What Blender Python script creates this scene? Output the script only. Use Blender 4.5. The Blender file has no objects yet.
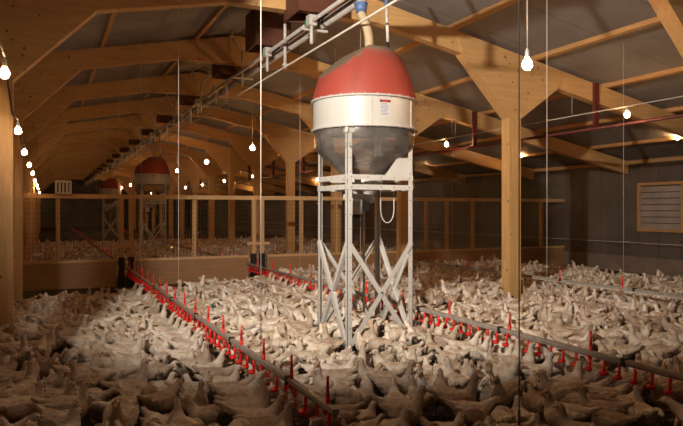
import bpy, bmesh, math, random
from mathutils import Vector, Matrix
random.seed(7)
sc = bpy.context.scene
COL = sc.collection
PI = math.pi
F = 640.0; EYE = 1.6; YAW = math.atan(296.5 / F)
SN, CS = math.sin(YAW), math.cos(YAW)

def project(x, y, z):
    d = x * SN + y * CS
    if d < 0.05: return None
    return 341.5 + F * (x * CS - y * SN) / d, 211 - F * (z - EYE) / d, d

# ------------------------------------------------------------------ materials
def nodes_of(name):
    m = bpy.data.materials.new(name); m.use_nodes = True
    nt = m.node_tree
    return m, nt, nt.nodes, nt.links, nt.nodes['Principled BSDF']

def mat_plain(name, col, rough=.6, metal=0., var=.12, scale=8., bump=0.):
    m, nt, N, L, b = nodes_of(name)
    tc = N.new('ShaderNodeTexCoord'); no = N.new('ShaderNodeTexNoise')
    no.inputs['Scale'].default_value = scale; no.inputs['Detail'].default_value = 4
    L.new(tc.outputs['Object'], no.inputs['Vector'])
    r = N.new('ShaderNodeValToRGB')
    r.color_ramp.elements[0].position = .3; r.color_ramp.elements[1].position = .7
    r.color_ramp.elements[0].color = [c * (1 - var) for c in col] + [1]
    r.color_ramp.elements[1].color = [min(1, c * (1 + var)) for c in col] + [1]
    L.new(no.outputs['Fac'], r.inputs['Fac']); L.new(r.outputs['Color'], b.inputs['Base Color'])
    b.inputs['Roughness'].default_value = rough; b.inputs['Metallic'].default_value = metal
    if bump:
        bp = N.new('ShaderNodeBump'); bp.inputs['Strength'].default_value = bump; bp.inputs['Distance'].default_value = .01
        L.new(no.outputs['Fac'], bp.inputs['Height']); L.new(bp.outputs['Normal'], b.inputs['Normal'])
    return m

def mat_wood(name, base, axis='Z', knots=True):
    m, nt, N, L, b = nodes_of(name)
    tc = N.new('ShaderNodeTexCoord'); mp = N.new('ShaderNodeMapping')
    sc_ = {'X': (1.2, 14, 14), 'Y': (14, 1.2, 14), 'Z': (14, 14, 1.2)}[axis]
    mp.inputs['Scale'].default_value = sc_
    L.new(tc.outputs['Object'], mp.inputs['Vector'])
    no = N.new('ShaderNodeTexNoise'); no.inputs['Scale'].default_value = 1.6; no.inputs['Detail'].default_value = 5
    no.inputs['Distortion'].default_value = .6
    L.new(mp.outputs['Vector'], no.inputs['Vector'])
    r = N.new('ShaderNodeValToRGB'); e = r.color_ramp.elements
    e[0].position = .32; e[1].position = .68
    e[0].color = [c * .86 for c in base] + [1]; e[1].color = [min(1, c * 1.07) for c in base] + [1]
    L.new(no.outputs['Fac'], r.inputs['Fac'])
    out = r.outputs['Color']
    if knots:
        vo = N.new('ShaderNodeTexVoronoi'); vo.inputs['Scale'].default_value = 4.2
        L.new(tc.outputs['Object'], vo.inputs['Vector'])
        kr = N.new('ShaderNodeValToRGB'); kr.color_ramp.elements[0].position = .06; kr.color_ramp.elements[1].position = .12
        kr.color_ramp.elements[0].color = (.42, .30, .2, 1); kr.color_ramp.elements[1].color = (1, 1, 1, 1)
        L.new(vo.outputs['Distance'], kr.inputs['Fac'])
        mx = N.new('ShaderNodeMixRGB'); mx.blend_type = 'MULTIPLY'; mx.inputs['Fac'].default_value = 1
        L.new(out, mx.inputs['Color1']); L.new(kr.outputs['Color'], mx.inputs['Color2']); out = mx.outputs['Color']
    L.new(out, b.inputs['Base Color'])
    b.inputs['Roughness'].default_value = .62
    return m

def mat_panels(name, col, axis, pitch, seam=.012, var=.18, rough=.7, second=None):
    """sheet cladding with dark joints along one axis"""
    m, nt, N, L, b = nodes_of(name)
    tc = N.new('ShaderNodeTexCoord'); sx = N.new('ShaderNodeSeparateXYZ')
    L.new(tc.outputs['Object'], sx.inputs['Vector'])
    def joint(ax, p):
        md = N.new('ShaderNodeMath'); md.operation = 'PINGPONG'; md.inputs[1].default_value = p / 2
        L.new(sx.outputs[ax], md.inputs[0])
        lt = N.new('ShaderNodeMath'); lt.operation = 'LESS_THAN'; lt.inputs[1].default_value = seam
        L.new(md.outputs[0], lt.inputs[0]); return lt.outputs[0]
    no = N.new('ShaderNodeTexNoise'); no.inputs['Scale'].default_value = 1.4; no.inputs['Detail'].default_value = 6
    L.new(tc.outputs['Object'], no.inputs['Vector'])
    r = N.new('ShaderNodeValToRGB'); e = r.color_ramp.elements
    e[0].position = .3; e[1].position = .7
    e[0].color = [c * (1 - var) for c in col] + [1]; e[1].color = [c * (1 + var) for c in col] + [1]
    L.new(no.outputs['Fac'], r.inputs['Fac'])
    f = joint(axis, pitch)
    if second:
        mxm = N.new('ShaderNodeMath'); mxm.operation = 'MAXIMUM'
        L.new(f, mxm.inputs[0]); L.new(joint(*second), mxm.inputs[1]); f = mxm.outputs[0]
    mx = N.new('ShaderNodeMixRGB'); L.new(f, mx.inputs['Fac']); L.new(r.outputs['Color'], mx.inputs['Color1'])
    mx.inputs['Color2'].default_value = [c * .35 for c in col] + [1]
    L.new(mx.outputs['Color'], b.inputs['Base Color']); b.inputs['Roughness'].default_value = rough
    return m

def mat_feather():
    m, nt, N, L, b = nodes_of('white_feathers')
    tc = N.new('ShaderNodeTexCoord'); oi = N.new('ShaderNodeObjectInfo'); ge = N.new('ShaderNodeNewGeometry')
    ad = N.new('ShaderNodeMath'); ad.operation = 'ADD'
    L.new(oi.outputs['Random'], ad.inputs[0]); L.new(ge.outputs['Random Per Island'], ad.inputs[1])
    fr = N.new('ShaderNodeMath'); fr.operation = 'FRACT'; L.new(ad.outputs[0], fr.inputs[0])
    r = N.new('ShaderNodeValToRGB'); e = r.color_ramp.elements
    e[0].color = (.50, .40, .31, 1); e[1].color = (.88, .81, .72, 1)
    e2 = r.color_ramp.elements.new(.45); e2.color = (.78, .70, .59, 1)
    L.new(fr.outputs[0], r.inputs['Fac'])
    no = N.new('ShaderNodeTexNoise'); no.inputs['Scale'].default_value = 9; no.inputs['Detail'].default_value = 5
    L.new(tc.outputs['Object'], no.inputs['Vector'])
    rr = N.new('ShaderNodeValToRGB'); q = rr.color_ramp.elements
    q[0].position = .33; q[1].position = .58; q[0].color = (.55, .42, .31, 1); q[1].color = (1, 1, 1, 1)
    L.new(no.outputs['Fac'], rr.inputs['Fac'])
    mx = N.new('ShaderNodeMixRGB'); mx.blend_type = 'MULTIPLY'; mx.inputs['Fac'].default_value = .8
    L.new(r.outputs['Color'], mx.inputs['Color1']); L.new(rr.outputs['Color'], mx.inputs['Color2'])
    L.new(mx.outputs['Color'], b.inputs['Base Color'])
    b.inputs['Roughness'].default_value = .75
    vo = N.new('ShaderNodeTexVoronoi'); vo.inputs['Scale'].default_value = 42
    mp = N.new('ShaderNodeMapping'); mp.inputs['Scale'].default_value = (.6, 1, 1)
    L.new(tc.outputs['Object'], mp.inputs['Vector']); L.new(mp.outputs['Vector'], vo.inputs['Vector'])
    bp = N.new('ShaderNodeBump'); bp.inputs['Strength'].default_value = .55; bp.inputs['Distance'].default_value = .008
    L.new(vo.outputs['Distance'], bp.inputs['Height']); L.new(bp.outputs['Normal'], b.inputs['Normal'])
    return m

def mat_clear():
    m, nt, N, L, b = nodes_of('dusty_clear_plastic')
    N.remove(b); out = N['Material Output']
    tr = N.new('ShaderNodeBsdfTransparent'); tr.inputs['Color'].default_value = (.95, .93, .91, 1)
    gl = N.new('ShaderNodeBsdfGlossy'); gl.inputs['Roughness'].default_value = .2; gl.inputs['Color'].default_value = (.9, .9, .9, 1)
    df = N.new('ShaderNodeBsdfDiffuse'); df.inputs['Color'].default_value = (.66, .62, .58, 1)
    fr = N.new('ShaderNodeFresnel'); fr.inputs['IOR'].default_value = 1.55
    no = N.new('ShaderNodeTexNoise'); no.inputs['Scale'].default_value = 5
    ml = N.new('ShaderNodeMath'); ml.operation = 'MULTIPLY'; ml.inputs[1].default_value = .28
    L.new(no.outputs['Fac'], ml.inputs[0])
    m1 = N.new('ShaderNodeMixShader'); L.new(ml.outputs[0], m1.inputs[0]); L.new(tr.outputs[0], m1.inputs[1]); L.new(df.outputs[0], m1.inputs[2])
    m2 = N.new('ShaderNodeMixShader'); L.new(fr.outputs[0], m2.inputs[0]); L.new(m1.outputs[0], m2.inputs[1]); L.new(gl.outputs[0], m2.inputs[2])
    L.new(m2.outputs[0], out.inputs['Surface'])
    return m

def mat_bulb():
    m, nt, N, L, b = nodes_of('glowing_bulb_glass')
    N.remove(b); out = N['Material Output']
    tr = N.new('ShaderNodeBsdfTransparent'); em = N.new('ShaderNodeEmission')
    em.inputs['Color'].default_value = (1, .74, .42, 1); em.inputs['Strength'].default_value = 30
    ad = N.new('ShaderNodeAddShader'); L.new(tr.outputs[0], ad.inputs[0]); L.new(em.outputs[0], ad.inputs[1])
    L.new(ad.outputs[0], out.inputs['Surface'])
    try: m.cycles.emission_sampling = 'NONE'
    except Exception: pass
    return m

def mat_red_hood():
    m, nt, N, L, b = nodes_of('dusty_red_fibreglass')
    tc = N.new('ShaderNodeTexCoord'); ge = N.new('ShaderNodeNewGeometry'); sx = N.new('ShaderNodeSeparateXYZ')
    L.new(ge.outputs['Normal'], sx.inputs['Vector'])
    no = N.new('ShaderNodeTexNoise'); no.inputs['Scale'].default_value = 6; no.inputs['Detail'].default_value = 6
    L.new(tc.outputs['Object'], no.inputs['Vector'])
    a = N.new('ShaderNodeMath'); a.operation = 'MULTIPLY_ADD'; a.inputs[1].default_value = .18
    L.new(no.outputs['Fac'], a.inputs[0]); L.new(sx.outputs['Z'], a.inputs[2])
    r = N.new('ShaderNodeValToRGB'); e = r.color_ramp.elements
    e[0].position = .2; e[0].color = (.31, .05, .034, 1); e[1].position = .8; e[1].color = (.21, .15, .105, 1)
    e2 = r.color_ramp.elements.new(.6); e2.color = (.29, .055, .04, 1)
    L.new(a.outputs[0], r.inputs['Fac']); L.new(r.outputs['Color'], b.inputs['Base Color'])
    b.inputs['Roughness'].default_value = .55
    return m

W_Z = mat_wood('spruce_upright', (.64, .385, .155), 'Z')
W_X = mat_wood('spruce_crosswise', (.64, .385, .155), 'X')
W_Y = mat_wood('spruce_lengthwise', (.56, .31, .12), 'Y', False)
W_PLY = mat_wood('spruce_gusset_plate', (.62, .37, .15), 'X')
W_FENCE = mat_wood('fence_timber', (.66, .42, .20), 'X', False)
W_FENCEZ = mat_wood('fence_timber_upright', (.62, .38, .17), 'Z', False)
GALV = mat_plain('galvanised_steel', (.58, .56, .53), .45, .1, .2, 20)
GREY = mat_plain('grey_pvc_pipe', (.42, .39, .37), .5, 0, .12, 6)
WHITE = mat_plain('white_painted_steel', (.55, .545, .52), .45, 0, .05, 5)
WHITEFG = mat_plain('white_fibreglass', (.47, .465, .44), .4, 0, .04, 2)
DARK = mat_plain('black_plastic', (.015, .014, .013), .5)
HOLE = mat_plain('dark_hole', (.05, .045, .04), .8)
RED = mat_plain('red_plastic', (.85, .025, .02), .4, 0, .1, 30)
GREEN = mat_plain('green_plastic', (.05, .28, .10), .45)
BLUE = mat_plain('blue_plastic', (.10, .17, .36), .45)
MAROON = mat_plain('maroon_brown_sheet', (.115, .04, .022), .6, 0, .2, 3)
OXIDE = mat_plain('oxide_red_steel', (.12, .022, .016), .5, 0, .15, 6)
CREAM = mat_plain('cream_corrugated_hose', (.50, .40, .25), .5, 0, .08, 20)
CORD = mat_plain('white_cord', (.55, .51, .45), .6)
CORDD = mat_plain('dark_cord', (.09, .075, .06), .6)
DARKBOARD = mat_wood('dark_board', (.38, .205, .095), 'X', False)
MESHW = mat_plain('rusty_mesh_wire', (.07, .045, .03), .6)
LINEPIPE = mat_plain('dusty_drinker_pipe', (.36, .32, .28), .6, 0, .2, 12)
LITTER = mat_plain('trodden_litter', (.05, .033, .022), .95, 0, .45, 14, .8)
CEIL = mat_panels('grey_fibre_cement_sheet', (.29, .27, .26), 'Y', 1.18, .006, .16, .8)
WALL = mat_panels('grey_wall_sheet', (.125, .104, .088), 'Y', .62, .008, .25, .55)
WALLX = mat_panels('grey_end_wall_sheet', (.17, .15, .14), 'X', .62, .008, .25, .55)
PLINTH = mat_plain('concrete_plinth', (.22, .17, .13), .85, 0, .2, 3)
FEATHER = mat_feather()
LEGM = mat_plain('yellow_leg_skin', (.50, .33, .13), .6)
COMB = mat_plain('pink_comb_skin', (.50, .20, .14), .5)
BEAK = mat_plain('horn_beak', (.55, .38, .18), .45)
EYEM = mat_plain('dark_eye', (.02, .012, .008), .15)
CLEAR = mat_clear(); BULB = mat_bulb(); HOOD = mat_red_hood()
LABELW = mat_plain('label_paper', (.52, .53, .54), .5, 0, .02)
LABELB = mat_plain('label_print_blue', (.22, .25, .33), .5, 0, .05)
LABELR = mat_plain('label_print_red', (.36, .04, .03), .5, 0, .1)
PANE = mat_plain('plastic_window_slat', (.36, .31, .27), .18, 0, .2, 2)
FEED = mat_plain('ground_feed', (.40, .30, .19), .9, 0, .15, 60)

# ------------------------------------------------------------------ mesh builder
class MB:
    def __init__(s): s.v = []; s.f = []; s.mi = []; s.mats = []; s.sm = []
    def _m(s, mat):
        if mat not in s.mats: s.mats.append(mat)
        return s.mats.index(mat)
    def add(s, vs, fs, mat, smooth=False):
        o = len(s.v); s.v += [tuple(p) for p in vs]; i = s._m(mat)
        for f in fs: s.f.append(tuple(o + k for k in f)); s.mi.append(i); s.sm.append(smooth)
        return s
    def box(s, x0, x1, y0, y1, z0, z1, mat):
        v = [(x, y, z) for x in (x0, x1) for y in (y0, y1) for z in (z0, z1)]
        return s.add(v, [(0, 1, 3, 2), (4, 6, 7, 5), (0, 4, 5, 1), (2, 3, 7, 6), (0, 2, 6, 4), (1, 5, 7, 3)], mat)
    def bar(s, a, b, w, h, mat, up=(0, 0, 1)):
        a = Vector(a); b = Vector(b); d = (b - a).normalized(); u = Vector(up)
        r = d.cross(u)
        if r.length < 1e-4: r = d.cross(Vector((1, 0, 0)))
        r.normalize(); u = r.cross(d).normalized()
        v = [p + r * sx * w / 2 + u * sz * h / 2 for p in (a, b) for sx in (-1, 1) for sz in (-1, 1)]
        return s.add(v, [(0, 1, 3, 2), (4, 6, 7, 5), (0, 4, 5, 1), (2, 3, 7, 6), (0, 2, 6, 4), (1, 5, 7, 3)], mat)
    def tube(s, pts, rad, mat, n=8, cap=True):
        pts = [Vector(p) for p in pts]; R = rad if isinstance(rad, (list, tuple)) else [rad] * len(pts)
        vs = []; fs = []; prev = None
        for i, p in enumerate(pts):
            t = (pts[min(i + 1, len(pts) - 1)] - pts[max(i - 1, 0)]).normalized()
            if prev is None:
                r = t.cross(Vector((0, 0, 1)))
                if r.length < .05: r = t.cross(Vector((0, 1, 0)))
            else: r = prev - t * prev.dot(t)
            r.normalize(); prev = r; u = t.cross(r)
            for k in range(n):
                a = 2 * PI * k / n; vs.append(p + (r * math.cos(a) + u * math.sin(a)) * R[i])
        for i in range(len(pts) - 1):
            for k in range(n):
                k2 = (k + 1) % n; fs.append((i * n + k, i * n + k2, (i + 1) * n + k2, (i + 1) * n + k))
        if cap: fs.append(tuple(range(n))[::-1]); fs.append(tuple((len(pts) - 1) * n + k for k in range(n)))
        return s.add(vs, fs, mat, n > 4)
    def lathe(s, prof, mat, c=(0, 0), n=32, cap=True):
        vs = [(c[0] + r * math.cos(2 * PI * k / n), c[1] + r * math.sin(2 * PI * k / n), z) for r, z in prof for k in range(n)]
        fs = [(i * n + k, i * n + (k + 1) % n, (i + 1) * n + (k + 1) % n, (i + 1) * n + k) for i in range(len(prof) - 1) for k in range(n)]
        if cap: fs += [tuple(range(n))[::-1], tuple((len(prof) - 1) * n + k for k in range(n))]
        return s.add(vs, fs, mat, True)
    def ball(s, c, r, mat, n=10, m=6, M3=None):
        vs = []; fs = []
        rx, ry, rz = r if isinstance(r, (tuple, list)) else (r, r, r)
        for i in range(m + 1):
            a = PI * i / m
            for k in range(n):
                b = 2 * PI * k / n
                p = Vector((rx * math.sin(a) * math.cos(b), ry * math.sin(a) * math.sin(b), rz * math.cos(a)))
                if M3: p = M3 @ p
                vs.append(p + Vector(c))
        fs = [(i * n + k, (i + 1) * n + k, (i + 1) * n + (k + 1) % n, i * n + (k + 1) % n) for i in range(m) for k in range(n)]
        return s.add(vs, fs, mat, True)
    def prism_xz(s, poly, y0, y1, mat):
        n = len(poly)
        v = [(x, y0, z) for x, z in poly] + [(x, y1, z) for x, z in poly]
        return s.add(v, [tuple(range(n)), tuple(range(2 * n - 1, n - 1, -1))] + [(k, k + n, (k + 1) % n + n, (k + 1) % n) for k in range(n)], mat)
    def mesh(s, name):
        me = bpy.data.meshes.new(name); me.from_pydata(s.v, [], s.f)
        for m in s.mats: me.materials.append(m)
        me.polygons.foreach_set('material_index', s.mi); me.polygons.foreach_set('use_smooth', s.sm)
        bm = bmesh.new(); bm.from_mesh(me); bmesh.ops.remove_doubles(bm, verts=bm.verts, dist=1e-6)
        bmesh.ops.recalc_face_normals(bm, faces=bm.faces); bm.to_mesh(me); bm.free(); me.update()
        return me
    def build(s, name, parent=None, loc=None):
        o = bpy.data.objects.new(name, s.mesh(name)); COL.objects.link(o)
        if parent: o.parent = parent
        if loc: o.location = loc
        return o

def tag(o, label, cat, group=None, kind=None):
    o['label'] = label; o['category'] = cat
    if group: o['group'] = group
    if kind: o['kind'] = kind
    return o
def thing(name, label, cat, loc=(0, 0, 0), group=None):
    o = bpy.data.objects.new(name, None); COL.objects.link(o); o.location = loc; o.empty_display_size = .1
    return tag(o, label, cat, group)
def struct(o): o['kind'] = 'structure'; return o
def copy_tree(o, parent=None):
    c = o.copy(); COL.objects.link(c)
    if parent: c.parent = parent
    for ch in list(o.children): copy_tree(ch, c)
    return c
ORD = ['nearest', 'second nearest', 'third nearest', 'fourth nearest', 'fifth nearest', 'sixth nearest', 'seventh nearest',
       'eighth nearest', 'ninth nearest', 'tenth nearest', 'eleventh nearest', 'twelfth nearest', 'thirteenth nearest', 'fourteenth nearest',
       'fifteenth nearest', 'sixteenth nearest', 'seventeenth nearest', 'eighteenth nearest', 'nineteenth nearest', 'twentieth nearest']
def nth(i): return ORD[i] if i < len(ORD) else '%dth nearest' % (i + 1)

# ------------------------------------------------------------------ setting
RX = 3.4; SL = .2; APEX_B = 4.65; APEX_T = 4.98       # ridge, rafter underside and top
XL, XR = -7.1, 13.9; Y0, Y1 = -3.6, 68.0
def zt(x): return APEX_T - SL * abs(x - RX)
def zb(x): return APEX_B - SL * abs(x - RX)
CE = .07
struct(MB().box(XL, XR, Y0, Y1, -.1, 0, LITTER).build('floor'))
c = MB()
for xa, xb in ((XL - .1, RX), (RX, XR + .1)):
    c.prism_xz([(xa, zt(xa) + CE), (xb, zt(xb) + CE), (xb, zt(xb) + CE + .06), (xa, zt(xa) + CE + .06)], Y0, Y1, CEIL)
struct(c.build('ceiling'))
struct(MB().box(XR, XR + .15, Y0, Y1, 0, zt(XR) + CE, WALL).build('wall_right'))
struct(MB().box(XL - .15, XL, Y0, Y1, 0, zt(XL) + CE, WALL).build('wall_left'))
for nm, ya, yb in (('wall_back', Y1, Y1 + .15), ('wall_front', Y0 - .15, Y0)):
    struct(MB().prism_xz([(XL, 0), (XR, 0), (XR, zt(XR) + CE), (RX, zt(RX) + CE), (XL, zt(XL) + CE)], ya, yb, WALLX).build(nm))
struct(MB().box(XR - .06, XR, Y0, Y1, 0, .42, PLINTH).build('baseboard_right'))
struct(MB().box(XR - .07, XR, Y0, Y1, zt(XR) - .06, zt(XR) + .03, W_Y).build('trim_1'))
# window in the right wall
wy0, wy1, wz0, wz1 = 9.2, 11.75, 1.08, 2.32
w = MB()
for ya, yb, za, zb_ in ((wy0, wy1, wz0, wz0 + .07), (wy0, wy1, wz1 - .07, wz1), (wy0, wy0 + .07, wz0 + .07, wz1 - .07), (wy1 - .07, wy1, wz0 + .07, wz1 - .07)):
    w.box(XR - .07, XR, ya, yb, za, zb_, W_Y)
win = struct(w.build('window_1'))
p = MB(); zz = wz0 + .07; k = 0
while zz < wz1 - .08:
    h = .135
    p.add([(XR - .05, wy0 + .07, zz), (XR - .05, wy1 - .07, zz), (XR - .012, wy1 - .07, min(zz + h, wz1 - .07)), (XR - .012, wy0 + .07, min(zz + h, wz1 - .07)),
           (XR - .002, wy0 + .07, zz), (XR - .002, wy1 - .07, zz), (XR - .001, wy1 - .07, min(zz + h, wz1 - .07)), (XR - .001, wy0 + .07, min(zz + h, wz1 - .07))],
          [(0, 1, 2, 3), (4, 7, 6, 5), (0, 4, 5, 1), (3, 2, 6, 7), (0, 3, 7, 4), (1, 5, 6, 2)], PANE)
    zz += .155
p.build('window_slats', win)
p = MB(); p.box(XR - .075, XR - .05, (wy0 + wy1) / 2 - .02, (wy0 + wy1) / 2 + .02, wz0 + .07, wz1 - .07, W_Z); p.build('window_mullion', win)

# purlins
px_ = [RX + .75 + 1.68 * i for i in range(6)]
side = {0: 'right', 1: 'left'}
for sgn in (1, -1):
    for i in range(6):
        x = RX + sgn * (.82 + 1.66 * i)
        if x > XR - .2 or x < XL + .2: continue
        o = MB()
        ang = -SL * sgn
        dx = .036
        o.prism_xz([(x - dx, zt(x - dx)), (x + dx, zt(x + dx)), (x + dx, zt(x + dx) + CE), (x - dx, zt(x - dx) + CE)], Y0, Y1, W_Y)
        tag(o.build('purlin'), 'long wooden purlin under the grey roof sheets, %s from ridge on the %s slope' % (['first', 'second', 'third', 'fourth', 'fifth', 'sixth'][i], 'right' if sgn > 0 else 'left'),
            'purlin', 'purlins along the roof')

# ------------------------------------------------------------------ timber frames
FY0, FDY = 8.55, 3.55
PXL, PXR = -.46, 7.1
frames = [FY0 + FDY * k for k in range(-2, 16)]
def make_frame():
    t = thing('timber_frame', '', 'roof frame', (0, 0, 0), 'timber frames along the barn')
    T = .08
    for x in (PXL, PXR):
        b = MB(); b.box(x - .118, x + .118, -.1, .1, 0, zb(x) + .02, W_Z); b.build('post', t)
    for sgn in (1, -1):
        xe = XR - .07 if sgn > 0 else XL
        b = MB(); b.prism_xz([(RX, zb(RX)), (xe, zb(xe)), (xe, zt(xe)), (RX, zt(RX))], -T, T, W_X); b.build('rafter', t)
    # ridge plate with a flat underside
    g = MB(); fl = 4.42; hw = (APEX_B - fl) / SL
    g.prism_xz([(RX - hw, fl), (RX + hw, fl), (RX + hw, fl + .30), (RX, zt(RX) - .03), (RX - hw, fl + .30)], -T - .006, T + .006, W_PLY); g.build('ridge_plate', t)
    for x, inn in ((PXL, 1), (PXR, -1)):
        g = MB()
        a = x + inn * 1.05; b_ = x - inn * .95
        poly = [(x - .118, 3.12), (x + .118, 3.12)]
        i0 = x + inn * .118; o0 = x - inn * .118
        poly = [(o0, 3.14), (i0, 3.14), (a, zb(a)), (a + inn * .12, zb(a) + .30 * 1.0 + SL * .12 - .02), (b_ - inn * .1, zb(b_) + .28 - SL * .1), (b_, zb(b_))]
        g.prism_xz(poly, -.104, .104, W_PLY)
        # bolt heads on the plate
        for (u, v) in ((.0, 3.3), (.06, 3.75), (-.05, 3.95), (.4, 3.98), (-.35, 3.9), (.12, 4.05)):
            cx, cz = x + inn * u, v + (zb(x) - 3.92)
            g.tube([(cx, -.108, cz), (cx, -.103, cz)], .012, HOLE, 6)
        g.build('knee_gusset', t)
    g = MB(); xh = 8.9
    g.box(xh - .05, xh + .05, -.14, -.085, 3.09, 3.88, OXIDE); g.box(xh - .045, xh + .045, -.12, .05, 3.09, 3.11, OXIDE); g.build('steel_hanger', t)
    return t
frame0 = make_frame()
vis = 0
for i, y in enumerate(frames):
    o = frame0 if i == 0 else copy_tree(frame0)
    o.location = (0, y, 0)
    if y < 7: lab = 'spruce timber roof frame %s' % ('overhead at the top right corner, gusset edge just in view' if y > 3 else 'over the viewer, outside the picture')
    else:
        lab = 'spruce timber frame with knee gussets, %s of those beyond the feed tower front' % nth(vis) if vis else 'spruce timber frame whose right post stands bright before the right drinker line'
        vis += 1
        if vis > 1: lab = 'spruce timber frame with posts and knee gussets, %s whole frame from the viewer' % nth(vis - 1)
    o['label'] = lab

# oxide red pipe under the right aisle
o = MB(); o.tube([(8.9, Y0, 3.07), (8.9, Y1, 3.07)], .028, OXIDE, 8)
tag(o.build('heating_pipe'), 'dark red pipe running lengthwise under the right roof slope', 'pipe')
o = MB(); o.tube([(13.5, Y0, .80), (13.5, Y1, .80)], .007, CORD, 5)
for y in range(0, 66, 3): o.bar((13.5, y, .80), (13.84, y, .80), .02, .02, GALV)
tag(o.build('guard_wire'), 'thin pale wire stretched along the right wall below the window', 'wire')

# ------------------------------------------------------------------ auger, hanging pipes
AX, AZ = 3.5, 4.19
t = thing('feed_auger', 'long grey feed auger pipe running under the ridge above the towers', 'auger', (AX, 0, AZ))
o = MB(); o.tube([(0, Y0 + .2, 0), (0, Y1 - .2, 0)], .062, GREY, 14); o.build('pipe', t)
b = MB(); b.tube([(0, -.02, 0), (0, .02, 0)], .069, HOLE, 14); me = b.mesh('pipe_clamp'); y = 5.2
while y < 60:
    q = bpy.data.objects.new('pipe_clamp', me); COL.objects.link(q); q.parent = t; q.location = (0, y, 0); y += 1.42
UX, UZ = 3.28, 4.17
t = thing('water_pipe', 'thinner grey pipe running alongside the feed auger on its left', 'pipe', (UX, 0, UZ))
o = MB(); o.tube([(0, Y0 + .2, 0), (0, Y1 - .2, 0)], .028, GREY, 10); o.build('pipe', t)
LX, LZ = 3.39, 3.84
o = MB(); o.tube([(LX, Y0 + .2, LZ), (LX, Y1 - .2, LZ)], .014, CORD, 6)
tag(o.build('light_cable'), 'pale straight cable running below the feed auger', 'cable')
# Y shaped hangers in front of each frame
yh = [y - .32 for y in frames if y > 4]
def make_yhanger():
    t = thing('forked_hanger', '', 'hanger', (0, 0, 0), 'forked hangers carrying the pipes')
    x = 3.39
    o = MB(); o.tube([(x, 0, 3.95), (x, 0, 4.64)], .022, GALV, 8); o.build('stem', t)
    for s in (-1, 1):
        o = MB(); o.tube([(x, 0, 4.62), (x + s * .2, 0, 4.86)], .018, GALV, 8)
        zz = zt(x + s * .2) - .02
        o.tube([(x + s * .2, 0, 4.85), (x + s * .2, 0, zz + CE + .02)], .02, GALV, 8)
        o.box(x + s * .2 - .05, x + s * .2 + .05, -.03, .03, 4.84, 4.89, GALV); o.build('fork_arm', t)
    o = MB(); o.box(x - .19, x + .20, -.025, .025, 4.095, 4.125, GALV); o.build('cross_bar', t)
    return t
yh0 = make_yhanger()
for i, y in enumerate(yh):
    o = yh0 if i == 0 else copy_tree(yh0)
    o.location = (0, y, 0)
    o['label'] = 'grey forked steel hanger holding the auger pipes, %s to the viewer' % nth(i)
# straight poles to the cable
pole_y = [f + .86 for f in frames if f > 4]
for i, y in enumerate(pole_y):
    t = thing('hanging_pole', 'straight grey pole hanging from the ridge beside the auger, %s' % nth(i), 'pole', (LX, y, 0), 'straight poles beside the auger')
    o = MB(); o.tube([(0, 0, LZ - .02), (0, 0, zt(LX) + CE)], .026, GALV, 8); o.build('tube', t)
    o = MB(); o.box(-.04, .04, -.03, .03, LZ + .012, LZ + .05, GALV); o.build('clamp', t)
# winch boxes with short drop tubes under the thin pipe
wy = [8.05, 9.95, 13.4, 15.2, 17.1, 20.6, 22.4, 24.2, 27.8, 31.3, 35]
wc = None
for i, y in enumerate(wy):
    if wc is None:
        wc = thing('pipe_valve', '', 'valve', (UX, y, 0), 'valves on the thin pipe')
        o = MB(); o.box(-.055, .055, -.06, .06, UZ - .06, UZ + .08, GALV); o.build('bracket', wc)
        o = MB(); o.tube([(0, 0, UZ - .05), (0, 0, UZ - .30)], .024, WHITE, 8); o.build('drop_tube', wc)
        o = MB(); o.tube([(0, .05, UZ), (0, .11, UZ)], .065, GREEN, 10); o.build('coupling', wc)
        o = MB(); o.tube([(0, 0, UZ + .07), (0, 0, 4.268)], .012, GALV, 6); o.build('hanger_rod', wc)
        q = wc
    else:
        q = copy_tree(wc); q.location = (UX, y, 0)
    q['label'] = 'grey bracket with green coupling and white drop tube on thin pipe, %s' % nth(i)

# maroon ventilation shafts on the left of the ridge
sh0 = None; n = 0
for y in [7.95, 9.87] + [f + .14 for f in frames if 11 < f < 60]:
    if True:
        if sh0 is None:
            sh0 = thing('ventilation_shaft', '', 'shaft', (0, y, 0), 'ventilation shafts along the ridge')
            x0, x1, z0 = 3.06, 3.66, 4.275
            o = MB(); th = .025
            for a in ((x0, x1, 0, th), (x0, x1, .58 - th, .58), (x0, x0 + th, th, .58 - th), (x1 - th, x1, th, .58 - th)):
                o.box(a[0], a[1], a[2], a[3], z0, 4.88, MAROON)
            o.build('duct', sh0)
            o = MB(); o.box(x0 + th, x1 - th, th, .58 - th, 4.6, 4.62, DARK)
            o.build('flap', sh0); q = sh0
        else: q = copy_tree(sh0); q.location = (0, y, 0)
        q['label'] = 'maroon brown square ventilation shaft hanging under the ridge, %s to the viewer' % nth(n); n += 1

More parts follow.
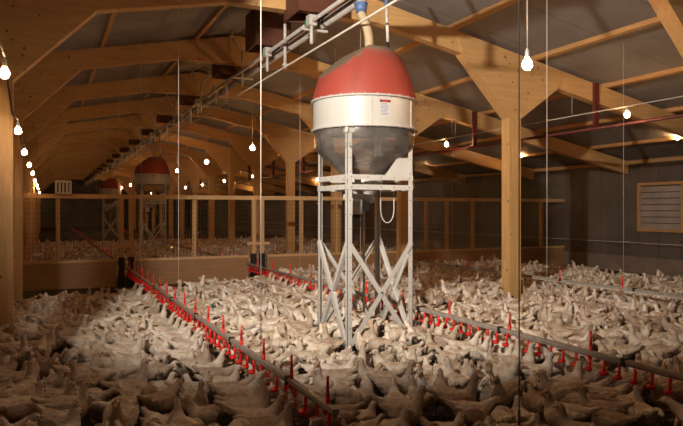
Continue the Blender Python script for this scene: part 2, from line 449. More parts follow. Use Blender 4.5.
# ------------------------------------------------------------------ feed towers
def make_tower():
    S = .85; R = .615; cx = cy = S / 2
    base = (3.07, 6.47, 0)
    t = thing('feed_tower', '', 'feed tower', base, 'feed towers under the auger')
    corners = [(0, 0, 1, 1), (S, 0, -1, 1), (0, S, 1, -1), (S, S, -1, -1)]
    for (x, y, ix, iy) in corners:
        o = MB(); w = .058; th = .005
        o.box(min(x, x + ix * w), max(x, x + ix * w), min(y, y + iy * th), max(y, y + iy * th), 0, 2.56, WHITE)
        o.box(min(x, x + ix * th), max(x, x + ix * th), min(y, y + iy * w), max(y, y + iy * w), 0, 2.56, WHITE)
        z = .12
        while z < 2.53:
            for (hx, hy, ax) in ((x + ix * .036, y, 1), (x, y + iy * .036, 0)):
                d = .0012
                if ax: o.tube([(hx, y - iy * d, z), (hx, y + iy * d, z)], .0065, HOLE, 6)
                else: o.tube([(x - ix * d, hy, z), (x + ix * d, hy, z)], .0065, HOLE, 6)
            z += .16
        leg = o.build('leg', t)
        o = MB(); o.box(x - .02 if ix > 0 else x - .08, x + .08 if ix > 0 else x + .02, y - .02 if iy > 0 else y - .08, y + .08 if iy > 0 else y + .02, 0, .012, GALV)
        o.tube([(x + ix * .04, y + iy * .04, .01), (x + ix * .04, y + iy * .04, .04)], .012, HOLE, 6); o.build('foot_plate', leg)
        o = MB(); o.box(min(x - ix * .03, x + ix * .085), max(x - ix * .03, x + ix * .085), y - iy * .006 - .003, y - iy * .006 + .003, 2.485, 2.555, WHITE)
        o.box(x - ix * .006 - .003, x - ix * .006 + .003, min(y - iy * .03, y + iy * .085), max(y - iy * .03, y + iy * .085), 2.485, 2.555, WHITE); o.build('top_bracket', leg)
    # horizontals and crossed braces on the four sides
    sides = [((0, 0), (S, 0), (0, -1)), ((0, 0), (0, S), (-1, 0)), ((S, 0), (S, S), (1, 0)), ((0, S), (S, S), (0, 1))]
    for a, b, n_ in sides:
        n3 = Vector((n_[0], n_[1], 0)); A = Vector((a[0], a[1], 0)); B = Vector((b[0], b[1], 0))
        for z, off in ((1.985, .0035), (1.872, .0035)):
            o = MB(); o.bar(A + n3 * off + Vector((0, 0, z)), B + n3 * off + Vector((0, 0, z)), .006, .058, WHITE)
            o.bar(A - n3 * .025 + Vector((0, 0, z + .026)), B - n3 * .025 + Vector((0, 0, z + .026)), .05, .006, WHITE)
            dd = (B - A)
            for q in (.06, .3, .5, .7, .94):
                pt = A + dd * q + n3 * .0065 + Vector((0, 0, z)); o.tube([pt, pt + n3 * .002], .007, HOLE, 6)
            o.build('cross_beam', t)
        for k, (p0, p1) in enumerate(((A, B), (B, A))):
            o = MB(); of = n3 * (.006 + .008 * k)
            dd = (p1 - p0)
            q0 = p0 + dd * .03; q1 = p1 - dd * .05
            o.bar(q0 + of + Vector((0, 0, 1.23)), q1 + of + Vector((0, 0, .10)), .006, .056, WHITE, n3.cross(dd))
            ux = (q1 - q0) + Vector((0, 0, -1.13))
            dn = ux.normalized(); pv = n3.cross(dn).normalized()
            o.bar(q0 + of - n3 * .018 + pv * .026 + Vector((0, 0, 1.23)), q1 + of - n3 * .018 + pv * .026 + Vector((0, 0, .10)), .004, .034, WHITE, n3)
            m_ = (q0 + q1) / 2 + of + n3 * .003 + Vector((0, 0, .665)); o.tube([m_, m_ + n3 * .008], .011, HOLE, 6)
            o.build('cross_brace', t)
    # white drum
    o = MB(); o.lathe([(R, 2.56), (R, 2.895)], WHITEFG, (cx, cy), 64, False)
    o.lathe([(R - .008, 2.56), (R - .008, 2.895)], WHITEFG, (cx, cy), 64, False)
    drum = o.build('drum', t)
    for z in (2.555, 2.898):
        o = MB(); o.lathe([(R - .005, z - .009), (R + .028, z - .009), (R + .028, z + .009), (R - .005, z + .009)], WHITEFG, (cx, cy), 64, False)
        for k in range(28):
            a = 2 * PI * k / 28; o.tube([(cx + (R + .016) * math.cos(a), cy + (R + .016) * math.sin(a), z - .02), (cx + (R + .016) * math.cos(a), cy + (R + .016) * math.sin(a), z + .02)], .007, GALV, 6)
        o.build('flange', drum)
    for da in (-1.9, -.72 - .25, .4, 2.1):
        o = MB(); o.box(cx + R * math.cos(da) - .006, cx + R * math.cos(da) + .006, cy + R * math.sin(da) - .006, cy + R * math.sin(da) + .006, 2.57, 2.885, GALV); o.build('seam', drum)
    # maker's label on the drum, facing right of the viewer
    o = MB(); a0 = math.atan2(-CS, -SN) + .36
    def lab(a1, a2, za, zb_, mat, dr):
        vs = []; ns = 5
        for i in range(ns + 1):
            a = a1 + (a2 - a1) * i / ns
            for z in (za, zb_): vs.append((cx + (R + dr) * math.cos(a), cy + (R + dr) * math.sin(a), z))
        o.add(vs, [(2 * i, 2 * i + 2, 2 * i + 3, 2 * i + 1) for i in range(ns)], mat)
    lab(a0 - .115, a0 + .115, 2.655, 2.85, LABELW, .0015)
    lab(a0 - .11, a0 + .11, 2.815, 2.845, LABELR, .0025)
    lab(a0 - .10, a0 - .06, 2.819, 2.841, HOLE, .0032); lab(a0 + .055, a0 + .10, 2.819, 2.841, HOLE, .0032)
    rng = random.Random(3)
    for i in range(9):
        z = 2.796 - .0155 * i; e = a0 + .09 * rng.uniform(.3, 1)
        lab(a0 - .10, e, z, z + .007, LABELB, .0025)
    o.build('label', drum)
    # red hood: dome loft cut by a slanted plane
    bm = bmesh.new(); n = 64
    prof = [(R + .012, 2.905), (R + .005, 2.96), (R - .025, 3.07), (.55, 3.20), (.49, 3.33), (.42, 3.45), (.36, 3.515)]
    rings = [[bm.verts.new((cx + r * math.cos(2 * PI * k / n), cy + r * math.sin(2 * PI * k / n), z)) for k in range(n)] for r, z in prof]
    for i in range(len(prof) - 1):
        for k in range(n): bm.faces.new((rings[i][k], rings[i][(k + 1) % n], rings[i + 1][(k + 1) % n], rings[i + 1][k]))
    bm.faces.new(rings[-1])
    left = Vector((-CS, SN, 0)); tow = Vector((-SN, -CS, 0))
    pt = Vector((cx, cy, 3.515)) - left * -.03
    nrm = (Vector((0, 0, 1)) + left * .72 + tow * .36).normalized()
    res = bmesh.ops.bisect_plane(bm, geom=bm.verts[:] + bm.edges[:] + bm.faces[:], plane_co=pt + tow * .22, plane_no=nrm, clear_outer=True)
    ed = [e for e in res['geom_cut'] if isinstance(e, bmesh.types.BMEdge)]
    bmesh.ops.contextual_create(bm, geom=ed)
    bmesh.ops.recalc_face_normals(bm, faces=bm.faces)
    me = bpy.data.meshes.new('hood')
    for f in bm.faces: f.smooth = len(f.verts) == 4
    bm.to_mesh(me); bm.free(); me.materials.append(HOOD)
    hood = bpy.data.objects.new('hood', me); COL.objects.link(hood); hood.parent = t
    # clear hopper
    o = MB(); o.lathe([(R - .012, 2.55), (R - .015, 2.36), (R - .03, 2.32), (.27, 2.04), (.255, 1.98)], CLEAR, (cx, cy), 64, False)
    hop = o.build('hopper', t); hop['label'] = 'clear plastic cone hopper'
    o = MB(); o.lathe([(.262, 2.0), (.16, 1.84), (.12, 1.80), (.12, 1.70)], GALV, (cx, cy), 24); o.build('outlet', t)
    # white side plate beside the cone
    o = MB()
    pl = [(.50, 2.015), (.82, 2.015), (.82, 2.22), (.66, 2.22)]
    o.prism_xz(pl, .03, .035, WHITE); o.build('side_plate', t)
    # motor and cables
    o = MB(); o.lathe([(.085, 1.56), (.085, 1.72), (.07, 1.74)], GALV, (.25, .30), 20); o.lathe([(.06, 1.52), (.06, 1.56)], DARK, (.25, .30), 16)
    o.box(.29, .40, .24, .36, 1.60, 1.71, DARK); o.box(.10, .45, .27, .33, 1.735, 1.80, GALV); o.build('motor', t)
    o = MB(); pts = []
    for i in range(15):
        a = PI * i / 14; pts.append((.62 - .09 * math.cos(a), .2, 1.62 - .16 * math.sin(a)))
    o.tube([(.53, .2, 1.86)] + pts + [(.71, .2, 1.86)], .007, CORD, 6); o.build('cable', t)
    o = MB(); o.tube([(.42, .42, 1.72), (.42, .42, .38)], .016, WHITE, 8); o.build('feed_tube', t)
    # drop hose to the auger
    o = MB(); top = (AX - base[0], .52, AZ - .17); bot = (cx + .05, cy - .03, 3.49); pts = []; rr = []
    for i in range(45):
        q = i / 44; bx = math.sin(q * PI) * .03
        pts.append(Vector(bot) * (1 - q) + Vector(top) * q + Vector((bx, -bx, 0))); rr.append(.048 + .011 * (i % 2))
    o.tube(pts, rr, CREAM, 14); o.build('drop_hose', t)
    o = MB(); o.tube([top, (top[0], top[1], AZ - .055)], [.06, .085], BLUE, 14); o.build('hose_coupling', t)
    o = MB(); sx = cx + .26; sy = cy - .12
    o.tube([(sx, sy, 3.42), (sx, sy, 3.68)], .018, DARK, 8); o.tube([(sx, sy, 3.64), (sx - .02, sy, AZ - .1)], .02, GALV, 8)
    o.tube([(sx - .02, sy, AZ - .12), (sx - .02, sy, AZ + .24)], .024, BLUE, 8); o.build('level_switch_rod', t)
    return t
tower0 = make_tower()
for i, y in enumerate((6.47, 6.47 + 16.8, 6.47 + 33)):
    o = tower0 if i == 0 else copy_tree(tower0)
    o.location = (3.07, y, 0)
    o['label'] = ['tall white feed tower with red hood and clear cone hopper, nearest the viewer',
                  'smaller looking red hooded feed tower standing beyond the wooden fence, in the middle distance',
                  'farthest red hooded feed tower, faint beyond the fence at the left'][i]

# ------------------------------------------------------------------ fence
FYY = 14.3
t = thing('pen_fence', 'wooden pen fence with wire mesh and low board across the barn', 'fence', (0, FYY, 0))
FL, FR = -1.2, XR - .08
o = MB(); o.box(FL, FR, -.03, .03, 1.86, 1.95, W_FENCE); o.build('top_rail', t)
gaps = [1.42, 1.72, 4.30, 4.66]
for a, b in ((FL, 1.38), (1.76, 4.26), (4.70, FR)):
    o = MB(); o.box(a, b, -.025, .012, 0.0, .57, DARKBOARD); o.box(a, b, -.035, -.02, .53, .585, W_FENCE); o.build('kick_board', t)  # board in a darker brown, paler strip along its top edge
for x in (-.9, .24, 3.02, 5.58, 6.5, 8.35, 9.1, 9.75, 10.6, 11.8, 13.0):
    o = MB(); o.box(x - .04, x + .04, .0125, .085, 0, 1.86, W_FENCEZ); o.build('fence_post', t)
for x in (1.47, 1.67, 4.38, 4.58):
    o = MB(); o.box(x - .045, x + .045, -.045, .035, .62, 1.86, W_FENCEZ); o.build('gate_post', t)
    o = MB(); o.box(x - .06, x + .06, -.06, .05, 0, .62, DARK); o.build('post_sleeve', t)['label'] = 'black plastic post sleeve'
for x in (1.57, 4.48):
    o = MB(); o.box(x - .27, x + .27, -.075, -.045, .82, .885, W_FENCE); o.build('cross_plank', t)
o = MB(); x = FL
while x < FR:
    o.box(x - .002, x + .002, -.0165, -.012, .57, 1.86, MESHW); x += .075
z = .65
while z < 1.86: o.box(FL, FR, -.019, -.0145, z - .002, z + .002, MESHW); z += .1
o.build('wire_mesh', t)
# crate on the rail
o = MB(); c0 = thing('slatted_crate', 'small white slatted crate perched on the fence top rail at the left', 'crate', (.34, FYY, 1.95))
o.box(-.15, .15, -.1, .1, 0, .03, WHITE); o.build('bottom', c0)
o = MB(); o.box(-.15, .15, -.1, .1, .24, .27, WHITE); o.build('lid', c0)
for i in range(5):
    x = -.135 + .0675 * i
    for ya in (-.1, .088):
        o = MB(); o.box(x - .018, x + .018, ya, ya + .012, .03, .24, WHITE); o.build('slat', c0)

# ------------------------------------------------------------------ drinker lines
DZ = .42
def drinker(x, y0, y1, label, step=.2, tall=.62, wires=(), white=False, wirem=None):
    t = thing('drinker_line', label, 'drinker line', (x, 0, 0), 'drinker lines on the floor')
    o = MB(); o.box(-.02, .02, y0, y1, DZ - .004, DZ + .024, LINEPIPE); o.tube([(0, y0, DZ - .014), (0, y1, DZ - .014)], .013, LINEPIPE, 8)
    if white: o.box(-.026, -.022, y0, y1, DZ - .03, DZ - .016, WHITE)
    o.build('pipe', t)
    b = MB(); b.box(-.024, .024, -.02, .02, -.032, .034, DARK); me = b.mesh('pipe_joint'); y = y0 + .8
    while y < y1:
        q = bpy.data.objects.new('pipe_joint', me); COL.objects.link(q); q.parent = t; q.location = (0, y, DZ); y += 1.5
    me = None; n = 0; y = y0 + .1
    while y < y1 - .05 and step and n < 99:
        if me is None:
            b = MB(); b.tube([(0, 0, -.03), (0, 0, -.12)], [.013, .010], RED, 8)
            b.tube([(0, 0, -.10), (-.018, 0, -.115)], .009, RED, 5); b.lathe([(.006, -.148), (.03, -.138), (.034, -.115), (.03, -.117)], RED, (-.016, 0), 10)
            me = b.mesh('nipple_drinker')
        q = bpy.data.objects.new('nipple_drinker', me); COL.objects.link(q); q.parent = t; q.location = (0, y, DZ); y += step; n += 1
    me = None; y = y0 + .12; n = 0
    while y < y1 and n < 60:
        if me is None:
            b = MB(); b.tube([(0, 0, -.045), (0, 0, .07)], .014, RED, 8); b.tube([(0, 0, .07), (0, 0, .19)], [.012, .008], RED, 8)
            b.box(-.03, .03, -.012, .012, -.03, -.012, RED); me = b.mesh('red_hanger')
        q = bpy.data.objects.new('red_hanger', me); COL.objects.link(q); q.parent = t; q.location = (0, y, DZ); y += tall; n += 1
    for (wy_, wm) in wires:
        o = MB(); o.tube([(0, wy_, DZ + .03), (0, wy_, zt(x) + CE)], .003, wm, 5); o.build('suspension_wire', t)
    return t
drinker(1.54, 3.4, 13.9, 'left drinker line with red nipples, ending at the bottom of the picture', .19, .62,
        ((4.83, CORD), (8.25, CORD), (11.75, CORD)))
drinker(4.10, 2.8, 13.9, 'middle drinker line with red nipples, passing right of the feed tower', .15, 1.02,
        ((4.45, CORD), (8.2, CORD), (10.6, CORD)))
drinker(7.95, 3.0, 13.9, 'far right drinker line with pale edge, behind the bright timber post', 0, 1.3,
        ((7.0, CORD), (11.5, CORD)), True)
drinker(1.54, 14.8, 46, 'drinker line beyond the fence at the left', 0, 1.3, ((15.4, CORD), (19.0, CORD), (22.6, CORD)))
drinker(4.10, 14.8, 46, 'drinker line beyond the fence, seen through its middle', 0, 1.3, ((15.4, CORD), (19.0, CORD)))
o = MB(); o.tube([(2.72, 3.2, .3), (2.72, 3.2, zt(2.72) + CE)], .0042, CORDD, 5); o.tube([(2.72, 3.2, 0), (2.72, 3.2, .34)], .01, CORDD, 6)
tag(o.build('rope'), 'thin dark rope hanging straight down to the floor right of the feed tower', 'rope')

# ------------------------------------------------------------------ lamps
LCOL = (1.0, .44, .145)
def bulb_proto():
    o = MB(); o.lathe([(.004, -.126), (.024, -.119), (.040, -.098), (.045, -.072), (.039, -.048), (.023, -.028), (.018, -.015)], BULB, (0, 0), 16)
    g = o.mesh('glass')
    o = MB(); o.lathe([(.019, -.022), (.021, -.01), (.021, .035), (.012, .06), (.006, .07)], WHITE, (0, 0), 12); k = o.mesh('socket')
    return g, k
GL, SK = bulb_proto()
def lamp(x, y, z, top, label, group, power, cordm=CORD):
    """z is the bulb centre; cord up to top"""
    t = thing('light_bulb', label, 'light bulb', (x, y, z + .072), group)
    k_ = .78 if cordm is CORDD else (1.2 if x < 5 else .95)
    for nm, me in (('glass', GL), ('socket', SK)):
        q = bpy.data.objects.new(nm, me); COL.objects.link(q); q.parent = t; q.scale = (k_, k_, k_)
    o = MB(); o.tube([(0, 0, .05), (0, 0, top - z - .072)], .006, cordm, 5); o.build('cord', t)
    ld = bpy.data.lights.new('bulb_light', 'POINT'); ld.energy = power; ld.color = LCOL; ld.shadow_soft_size = .03
    q = bpy.data.objects.new('bulb_light', ld); COL.objects.link(q); q.parent = t; q.location = (0, 0, -.072)
P = 12.5
for i, y in enumerate([5.33 + 4.95 * k for k in range(0, 12)]):
    if any(abs(y - f) < .16 for f in frames): y += .3
    lamp(4.64, y, 3.17 if i else 3.17, zt(4.64) + CE, 'bare lit bulb on a long cord near the ridge, %s to the viewer' % nth(i), 'bulbs on long cords near the ridge', P)
for (x, y00, dy, nb, zc, nm) in ((8.45, 7.37, 5.07, 11, 3.14, 'right aisle'), (12.45, 9.54, 5.05, 10, 3.19, 'right wall')):
    for i in range(nb):
        lamp(x, y00 + dy * i, zc, zc + .13, 'small lit bulb hanging from the taut cable near the %s, %s' % (nm, nth(i)), 'bulbs on the cable near the ' + nm, P * .34)
    o = MB(); o.tube([(x, Y0, zc + .135), (x, Y1, zc + .135)], .0085, CORD, 6)
    for f in frames: o.tube([(x, f, zc + .13), (x, f, zb(x) + .05)], .005, CORD, 5)
    tag(o.build('lighting_cable'), 'taut pale lighting cable with bulbs running along the %s' % nm, 'cable')
lb = [(5.32, 2.60), (7.91, 2.47), (10.28, 2.43), (13.5, 2.46), (17.3, 2.5), (21.5, 2.5), (26, 2.53), (31.2, 2.57), (39, 2.6), (50, 2.65)]
lx = -.27; pts = []
prevp = (2.0, 2.75)
for i, (y, z) in enumerate(lb):
    pts += [(lx, (prevp[0] + y) / 2, min(prevp[1], z) + .02), (lx, y, z + .14)]; prevp = (y, z + .1)
    lamp(lx, y, z, z + .14, 'lit bulb on the sagging string along the left posts, %s' % nth(i), 'bulbs on the left string', P * (.09 if i < 2 else .3), CORDD)
o = MB(); o.tube([(lx, Y0, 2.9)] + pts, .009, CORDD, 6)
tag(o.build('string_light_cable'), 'dark sagging cable carrying bulbs along the left row of posts', 'cable')

# photographer's strobe on a stand left of the camera, outside the picture
ld = bpy.data.lights.new('strobe', 'SPOT'); ld.energy = 1520; ld.color = (1, .87, .73); ld.shadow_soft_size = .09
ld.spot_size = math.radians(85); ld.spot_blend = 1.0
q = bpy.data.objects.new('strobe', ld); COL.objects.link(q); q.location = (-1.0, 2.3, 3.7)
q.rotation_euler = (Vector((5.0, 9.1, 2.85)) - Vector(q.location)).to_track_quat('-Z', 'Y').to_euler()

# ------------------------------------------------------------------ hens
def hen_parts(pose):
    """returns neck path (points, radii), head direction, body drop, body pitch"""
    P_ = {
        'alert':   ([(.072, 0, .228), (.108, 0, .285), (.119, 0, .335), (.125, 0, .375)], (1, 0, -.12), 0),
        'tall':    ([(.07, 0, .235), (.10, 0, .305), (.106, 0, .37), (.112, 0, .42)], (1, 0, .15), 0),
        'forward': ([(.078, 0, .222), (.135, 0, .265), (.175, 0, .295), (.205, 0, .315)], (1, 0, -.25), 0),
        'peck':    ([(.075, 0, .20), (.14, 0, .185), (.18, 0, .13), (.195, 0, .075)], (.55, 0, -1), 0),
        'rest':    ([(.065, 0, .228), (.095, 0, .272), (.10, 0, .315), (.106, 0, .34)], (1, 0, -.25), -.085),
        'turn':    ([(.07, 0, .23), (.105, .012, .285), (.112, .03, .335), (.110, .045, .365)], (.35, 1, -.15), 0),
        'preen':   ([(.07, 0, .235), (.10, -.03, .275), (.08, -.075, .28), (.04, -.10, .262)], (-1, -.2, -.45), 0),
        'drink':   ([(.075, 0, .235), (.115, 0, .295), (.132, 0, .34), (.145, 0, .375)], (1, 0, .75), 0),
    }
    return P_[pose]
def hen_mesh(pose, seed):
    rng = random.Random(seed); path, hd, drop = hen_parts(pose)
    b = MB(); hd = Vector(hd).normalized()
    dz = drop
    def L3(x, y, z): return (x, y, z + dz)
    # trunk as one loft of ellipses (rear to breast)
    prof = [(-.215, .292, .010, .012), (-.195, .280, .026, .028), (-.165, .258, .048, .048), (-.13, .236, .070, .068), (-.09, .216, .090, .083),
            (-.04, .203, .105, .094), (.01, .197, .111, .099), (.055, .198, .104, .096), (.09, .206, .084, .084), (.118, .218, .056, .062), (.138, .228, .024, .03)]
    n = 16; vs = []; fs = []
    for (x, z, ry, rz) in prof:
        for k in range(n):
            a = 2 * PI * k / n; vs.append(L3(x - .25 * (rz * math.sin(a)) * (1 if x > 0 else .2), ry * math.cos(a), z + rz * math.sin(a)))
    for i in range(len(prof) - 1):
        for k in range(n): fs.append((i * n + k, i * n + (k + 1) % n, (i + 1) * n + (k + 1) % n, (i + 1) * n + k))
    fs += [tuple(range(n))[::-1], tuple((len(prof) - 1) * n + k for k in range(n))]
    b.add(vs, fs, FEATHER)
    # tail fan
    for a in (-.012, .012): b.ball(L3(-.215, a, .295), (.062, .011, .022), FEATHER, 10, 6, Matrix.Rotation(.55, 3, 'Y'))
    # wings
    for s in (-1, 1):
        b.ball(L3(-.025, s * .097, .218), (.112, .022, .062), FEATHER, 12, 8, Matrix.Rotation(.18, 3, 'Y') @ Matrix.Rotation(-s * .1, 3, 'Z'))
        b.ball(L3(-.13, s * .074, .248), (.075, .014, .026), FEATHER, 10, 6, Matrix.Rotation(.30, 3, 'Y'))
        if not drop:
            b.ball((.0, s * .048, .155), (.045, .032, .06), FEATHER, 10, 6)
            b.tube([(.0, s * .048, .13), (.012, s * .05, .08), (.0, s * .05, .012)], [.016, .010, .009], FEATHER, 6)
            for a in (-.5, 0, .5): b.tube([(.0, s * .05, .011), (.055 * math.cos(a), s * .05 + .055 * math.sin(a), .008)], [.009, .007], FEATHER, 6)
            b.tube([(.0, s * .05, .011), (-.03, s * .05, .008)], [.009, .007], FEATHER, 6)
    # neck
    pts = [L3(*q) for q in path]; hc = Vector(pts[-1])
    dense = []; rad = []
    R0 = [.068, .045, .030, .024]
    for i in range(len(pts) - 1):
        for q in range(4):
            f = q / 4; dense.append(Vector(pts[i]).lerp(Vector(pts[i + 1]), f)); rad.append(R0[i] * (1 - f) + R0[i + 1] * f)
    dense.append(hc); rad.append(R0[-1])
    b.tube(dense, rad, FEATHER, 12)
    # head
    yv = Vector((0, 0, 1)).cross(hd)
    if yv.length < .1: yv = Vector((0, 1, 0))
    yv.normalize(); zv = hd.cross(yv)
    M3 = Matrix((hd, yv, zv)).transposed()
    b.ball(hc + hd * .012, (.037, .026, .028), FEATHER, 12, 8, M3)
    o = b.build('tmp_hen')
    md = o.modifiers.new('r', 'REMESH'); md.mode = 'VOXEL'; md.voxel_size = .0075
    ms = o.modifiers.new('s', 'SMOOTH'); ms.factor = .5; ms.iterations = 2
    dc = o.modifiers.new('d', 'DECIMATE'); dc.ratio = .35
    dg = bpy.context.evaluated_depsgraph_get(); me = bpy.data.meshes.new_from_object(o.evaluated_get(dg)); me.name = 'white_hen'
    dc.ratio = .045
    dg = bpy.context.evaluated_depsgraph_get(); dg.update(); low = bpy.data.meshes.new_from_object(o.evaluated_get(dg)); low.name = 'hen_low'
    bpy.data.objects.remove(o)
    for m_ in (me, low):
        m_.materials.clear(); m_.materials.append(FEATHER); m_.materials.append(LEGM)
        for p_ in m_.polygons: p_.use_smooth = True; p_.material_index = 1 if (p_.center.z < .075 and not drop and math.hypot(p_.center.x, p_.center.y) < .09) else 0
    # parts in head coordinates
    b = MB(); tip = hc + hd * .078 - zv * .008
    b.tube([hc + hd * .038, hc + hd * .058 - zv * .002, tip], [.013, .009, .001], BEAK, 8); beak = b.mesh('beak')
    b = MB(); vs = []
    for (u, h) in ((-.012, .001), (-.006, .007), (.0, .004), (.008, .010), (.016, .006), (.024, .009), (.033, .003), (.036, -.006)):
        for s in (-1, 1): vs.append(hc + hd * u + zv * (.022 + h) + yv * s * (.0035 if h > .005 else .006))
    m_ = len(vs) // 2; fs = []
    top = [2 * i for i in range(m_)]; bot = [2 * i + 1 for i in range(m_)]
    basev = [hc + hd * -.012 + zv * .012 + yv * .006, hc + hd * -.012 + zv * .012 - yv * .006]
    b.add(vs, [tuple(top), tuple(bot[::-1])] + [(2 * i, 2 * i + 1, (2 * i + 3) % (2 * m_), (2 * i + 2) % (2 * m_)) for i in range(m_)], COMB)
    comb = b.mesh('comb'); wat = []
    for s in (-1, 1):
        b = MB(); b.ball(hc + hd * .034 - zv * .024 + yv * s * .008, (.007, .004, .010), COMB, 6, 4, M3); wat.append(b.mesh('wattle'))
    b = MB(); b.ball(hc + hd * .024 + zv * .006 + yv * .0225, .0055, EYEM, 8, 5); eL = b.mesh('eye')
    b = MB(); b.ball(hc + hd * .024 + zv * .006 - yv * .0225, .0055, EYEM, 8, 5); eR = b.mesh('eye')
    return dict(body=me, low=low, beak=beak, comb=comb, eyes=(eL, eR), w0=wat[0], w1=wat[1])
POSES = ['alert', 'tall', 'forward', 'peck', 'rest', 'turn', 'preen', 'drink']
HEN = {p_: hen_mesh(p_, i) for i, p_ in enumerate(POSES)}
def joined(p_):
    """body with beak and comb in one mesh, for hens whose head is only a few pixels"""
    bm = bmesh.new(); me = bpy.data.meshes.new('white_hen'); off = 0
    for m in (FEATHER, LEGM, BEAK, COMB): me.materials.append(m)
    for key, mi in (('body', None), ('beak', 2), ('comb', 3), ('w0', 3), ('w1', 3)):
        k0 = len(bm.faces); bm.from_mesh(HEN[p_][key]); bm.faces.ensure_lookup_table()
        if mi is not None:
            for f in bm.faces[k0:]: f.material_index = mi
    bm.to_mesh(me); bm.free(); return me
HENJ = {p_: joined(p_) for p_ in POSES}

# --- scatter: capsules that do not overlap
grid = {}; CELL = .4; hens = []
CR, CL = .075, .078
legs_xy = [(3.07, 6.47), (3.92, 6.47), (3.07, 7.32), (3.92, 7.32)]
posts_xy = [(x, y) for x in (PXL, PXR) for y in frames]
LINES = (1.54, 4.10, 7.95)
def circles(x, y, a): return [(x + q * math.cos(a), y + q * math.sin(a)) for q in (-CL, -CL * .0, CL)]
def ok(x, y, a, shrink=1.):
    cs = circles(x, y, a)
    for cx, cy in cs:
        if cx > 11.5 + .3 * math.sin(cy * 2.3): return False
        if abs(cy - FYY) < .2: return False
        if cy < FYY and cx < 5 and cy > 11.0 + max(0, cx) * .42 + .25 * math.sin(cx * 5): return False
        for lx_, ly in legs_xy:
            if (cx - lx_) ** 2 + (cy - ly) ** 2 < .014: return False
        for ex, ey, er in ((2.97, 6.2, .05), (2.88, 5.85, .05), (2.8, 5.5, .03), (7.0, 8.2, .06), (6.75, 7.85, .05)):
            if (cx - ex) ** 2 + (cy - ey) ** 2 < er: return False
        for lx_, ly in posts_xy:
            if abs(cx - lx_) < .22 and abs(cy - ly) < .21: return False
        gi, gj = int(cx // CELL), int(cy // CELL)
        for i in (-1, 0, 1):
            for j in (-1, 0, 1):
                for (ox, oy) in grid.get((gi + i, gj + j), ()):
                    if (cx - ox) ** 2 + (cy - oy) ** 2 < (2 * CR * shrink) ** 2: return False
    return True
def put(x, y, a, pose, s):
    for cx, cy in circles(x, y, a): grid.setdefault((int(cx // CELL), int(cy // CELL)), []).append((cx, cy))
    hens.append((x, y, a, pose, s))
def inside(x, y, m=60, far=None):
    q = project(x, y, .2)
    if q is None: return False
    return -m < q[0] < 683 + m and q[2] > 3.45
rng = random.Random(11)
# rows of hens lined up at the nipples
for lx_ in LINES:
    for s in (-1, 1):
        y = 3.2
        while y < 13.7:
            if rng.random() < (.92 if lx_ < 5 else .6):
                d = .205 + rng.uniform(0, .05); a = (0 if s < 0 else PI) + rng.uniform(-.32, .32)
                x = lx_ + s * d
                if inside(x, y) and ok(x, y, a): put(x, y, a, rng.choice(['drink', 'drink', 'alert', 'forward', 'tall']), rng.uniform(.84, .95))
            y += rng.uniform(.155, .21)
wts = ['alert'] * 7 + ['tall'] * 3 + ['forward'] * 5 + ['peck'] * 3 + ['rest'] * 5 + ['turn'] * 5 + ['preen'] * 2
def near_line(x, y, a):
    for lx_ in LINES:
        for q in (-.22, -.11, 0, .1, .17):
            if abs(x + q * math.cos(a) - lx_) < .05: return True
    return False
for shrink, tries in ((1, 90000), (.92, 90000)):
    for _ in range(tries):
        y = 2.6 + (14.15 - 2.6) * math.sqrt(rng.random()); x = rng.uniform(-1.6, 13.6)
        if not inside(x, y): continue
        a = rng.uniform(0, 2 * PI)
        if x < LINES[0] and rng.random() < .5: a = rng.gauss(-.2, .7)
        if near_line(x, y, a): continue
        if ok(x, y, a, shrink): put(x, y, a, rng.choice(wts), rng.uniform(.80, .97))
nfront = len(hens)
for _ in range(26000):
    y = 14.6 + 16 * rng.random(); x = rng.uniform(-1.5, 13.6)
    if not inside(x, y, 10): continue
    a = rng.uniform(0, 2 * PI)
    if ok(x, y, a, 1.15): put(x, y, a, rng.choice(wts), rng.uniform(.80, .97))
def in_frame(h):
    q = project(h[0], h[1], .22); return q and -14 < q[0] < 697 and q[1] < 440
front = sorted([h for h in hens if in_frame(h)], key=lambda h: h[0] * SN + h[1] * CS)
chosen = front[:300]; cs_ = set(id(h) for h in chosen); rest = [h for h in hens if id(h) not in cs_]
print('HENS', len(hens), 'front', nfront, 'in frame', len(front), 'last depth', chosen[-1][0] * SN + chosen[-1][1] * CS)

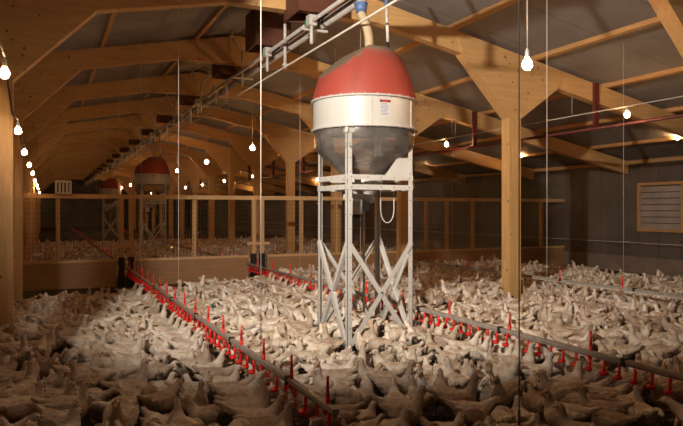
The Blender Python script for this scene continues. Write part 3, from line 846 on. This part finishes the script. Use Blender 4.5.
POSEW = {'alert': 'standing alert', 'tall': 'stretching tall', 'forward': 'reaching forward', 'peck': 'pecking head down',
         'rest': 'sitting low', 'turn': 'turning its head', 'preen': 'preening its back', 'drink': 'drinking beak raised'}
def facing(a):
    # direction seen from the camera
    dx = math.cos(a) * CS - math.sin(a) * SN; dd = math.cos(a) * SN + math.sin(a) * CS
    if abs(dx) > abs(dd): return 'facing right' if dx > 0 else 'facing left'
    return 'facing away' if dd > 0 else 'facing the viewer'
def zone(x, y):
    if x < LINES[0]: return 'left of left drinker line'
    if x < LINES[1]:
        if y < 6.47: return 'in front of the feed tower'
        return 'behind or under the feed tower'
    if x < LINES[2]: return 'between middle drinker line and post' if x < PXR else 'between timber post and far line'
    return 'beyond the far drinker line'
cnt = {}
for i, (x, y, a, pose, s) in enumerate(chosen):
    full = i < 150
    o = bpy.data.objects.new('white_hen', HEN[pose]['body'] if full else HENJ[pose]); COL.objects.link(o)
    o.location = (x, y, 0); o.rotation_euler = (0, rng.uniform(-.07, .07), a); o.scale = (s, s, s)
    key = (facing(a), POSEW[pose], zone(x, y)); k = cnt.get(key, 0); cnt[key] = k + 1
    tag(o, '%s white hen %s, %s, %s' % (nth(k), key[0], key[1], key[2]), 'chicken', 'hens in the flock')
    if full:
        for nm, me in (('beak', HEN[pose]['beak']), ('comb', HEN[pose]['comb']), ('wattle', HEN[pose]['w0']), ('wattle', HEN[pose]['w1']), ('eye', HEN[pose]['eyes'][0]), ('eye', HEN[pose]['eyes'][1])):
            q = bpy.data.objects.new(nm, me); COL.objects.link(q); q.parent = o
# the rest of the flock as one object
vs = []; fs = []; mi = []
raw = {}
for p_ in POSES:
    bm = bmesh.new(); bm.from_mesh(HEN[p_]['low']); k0 = len(bm.faces)
    for key, m_ in (('comb', 2), ('beak', 3)):
        k0 = len(bm.faces); bm.from_mesh(HEN[p_][key]); bm.faces.ensure_lookup_table()
        for f in bm.faces[k0:]: f.material_index = m_
    bm.verts.index_update()
    raw[p_] = ([v.co.copy() for v in bm.verts], [tuple(v.index for v in f.verts) for f in bm.faces], [f.material_index for f in bm.faces]); bm.free()
for (x, y, a, pose, s) in rest:
    V, Fc, Mi = raw[pose]; o0 = len(vs); ca, sa = math.cos(a) * s, math.sin(a) * s
    vs += [(x + p_.x * ca - p_.y * sa, y + p_.x * sa + p_.y * ca, p_.z * s) for p_ in V]
    fs += [tuple(o0 + k for k in f) for f in Fc]; mi += Mi
me = bpy.data.meshes.new('distant_flock'); me.from_pydata(vs, [], fs)
for m in (FEATHER, LEGM, COMB, BEAK): me.materials.append(m)
me.polygons.foreach_set('material_index', mi); me.polygons.foreach_set('use_smooth', [True] * len(fs)); me.update()
o = bpy.data.objects.new('hen_flock', me); COL.objects.link(o)
tag(o, 'dense flock of white hens covering the barn floor farther back', 'chickens', None, 'stuff')

# ------------------------------------------------------------------ world, camera, view
wd = bpy.data.worlds.new('night'); sc.world = wd; wd.use_nodes = True
wd.node_tree.nodes['Background'].inputs['Color'].default_value = (.02, .014, .01, 1)
wd.node_tree.nodes['Background'].inputs['Strength'].default_value = .1
cam = bpy.data.cameras.new('camera'); cam.sensor_width = 36; cam.lens = F / 683 * 36; cam.shift_y = -2 / 683
cam.clip_end = 200; cam.clip_start = .05
co = bpy.data.objects.new('camera', cam); COL.objects.link(co)
co.location = (0, 0, EYE); co.rotation_euler = (PI / 2, 0, -YAW); sc.camera = co
vs_ = sc.view_settings; vs_.view_transform = 'Standard'; vs_.look = 'None'; vs_.gamma = 1; vs_.exposure = 1.0; vs_.use_curve_mapping = False
try:
    cy_ = sc.cycles; cy_.max_bounces = 7; cy_.diffuse_bounces = 4; cy_.transparent_max_bounces = 12; cy_.use_denoising = True
    cy_.sample_clamp_indirect = 4; cy_.use_light_tree = True
except Exception: pass
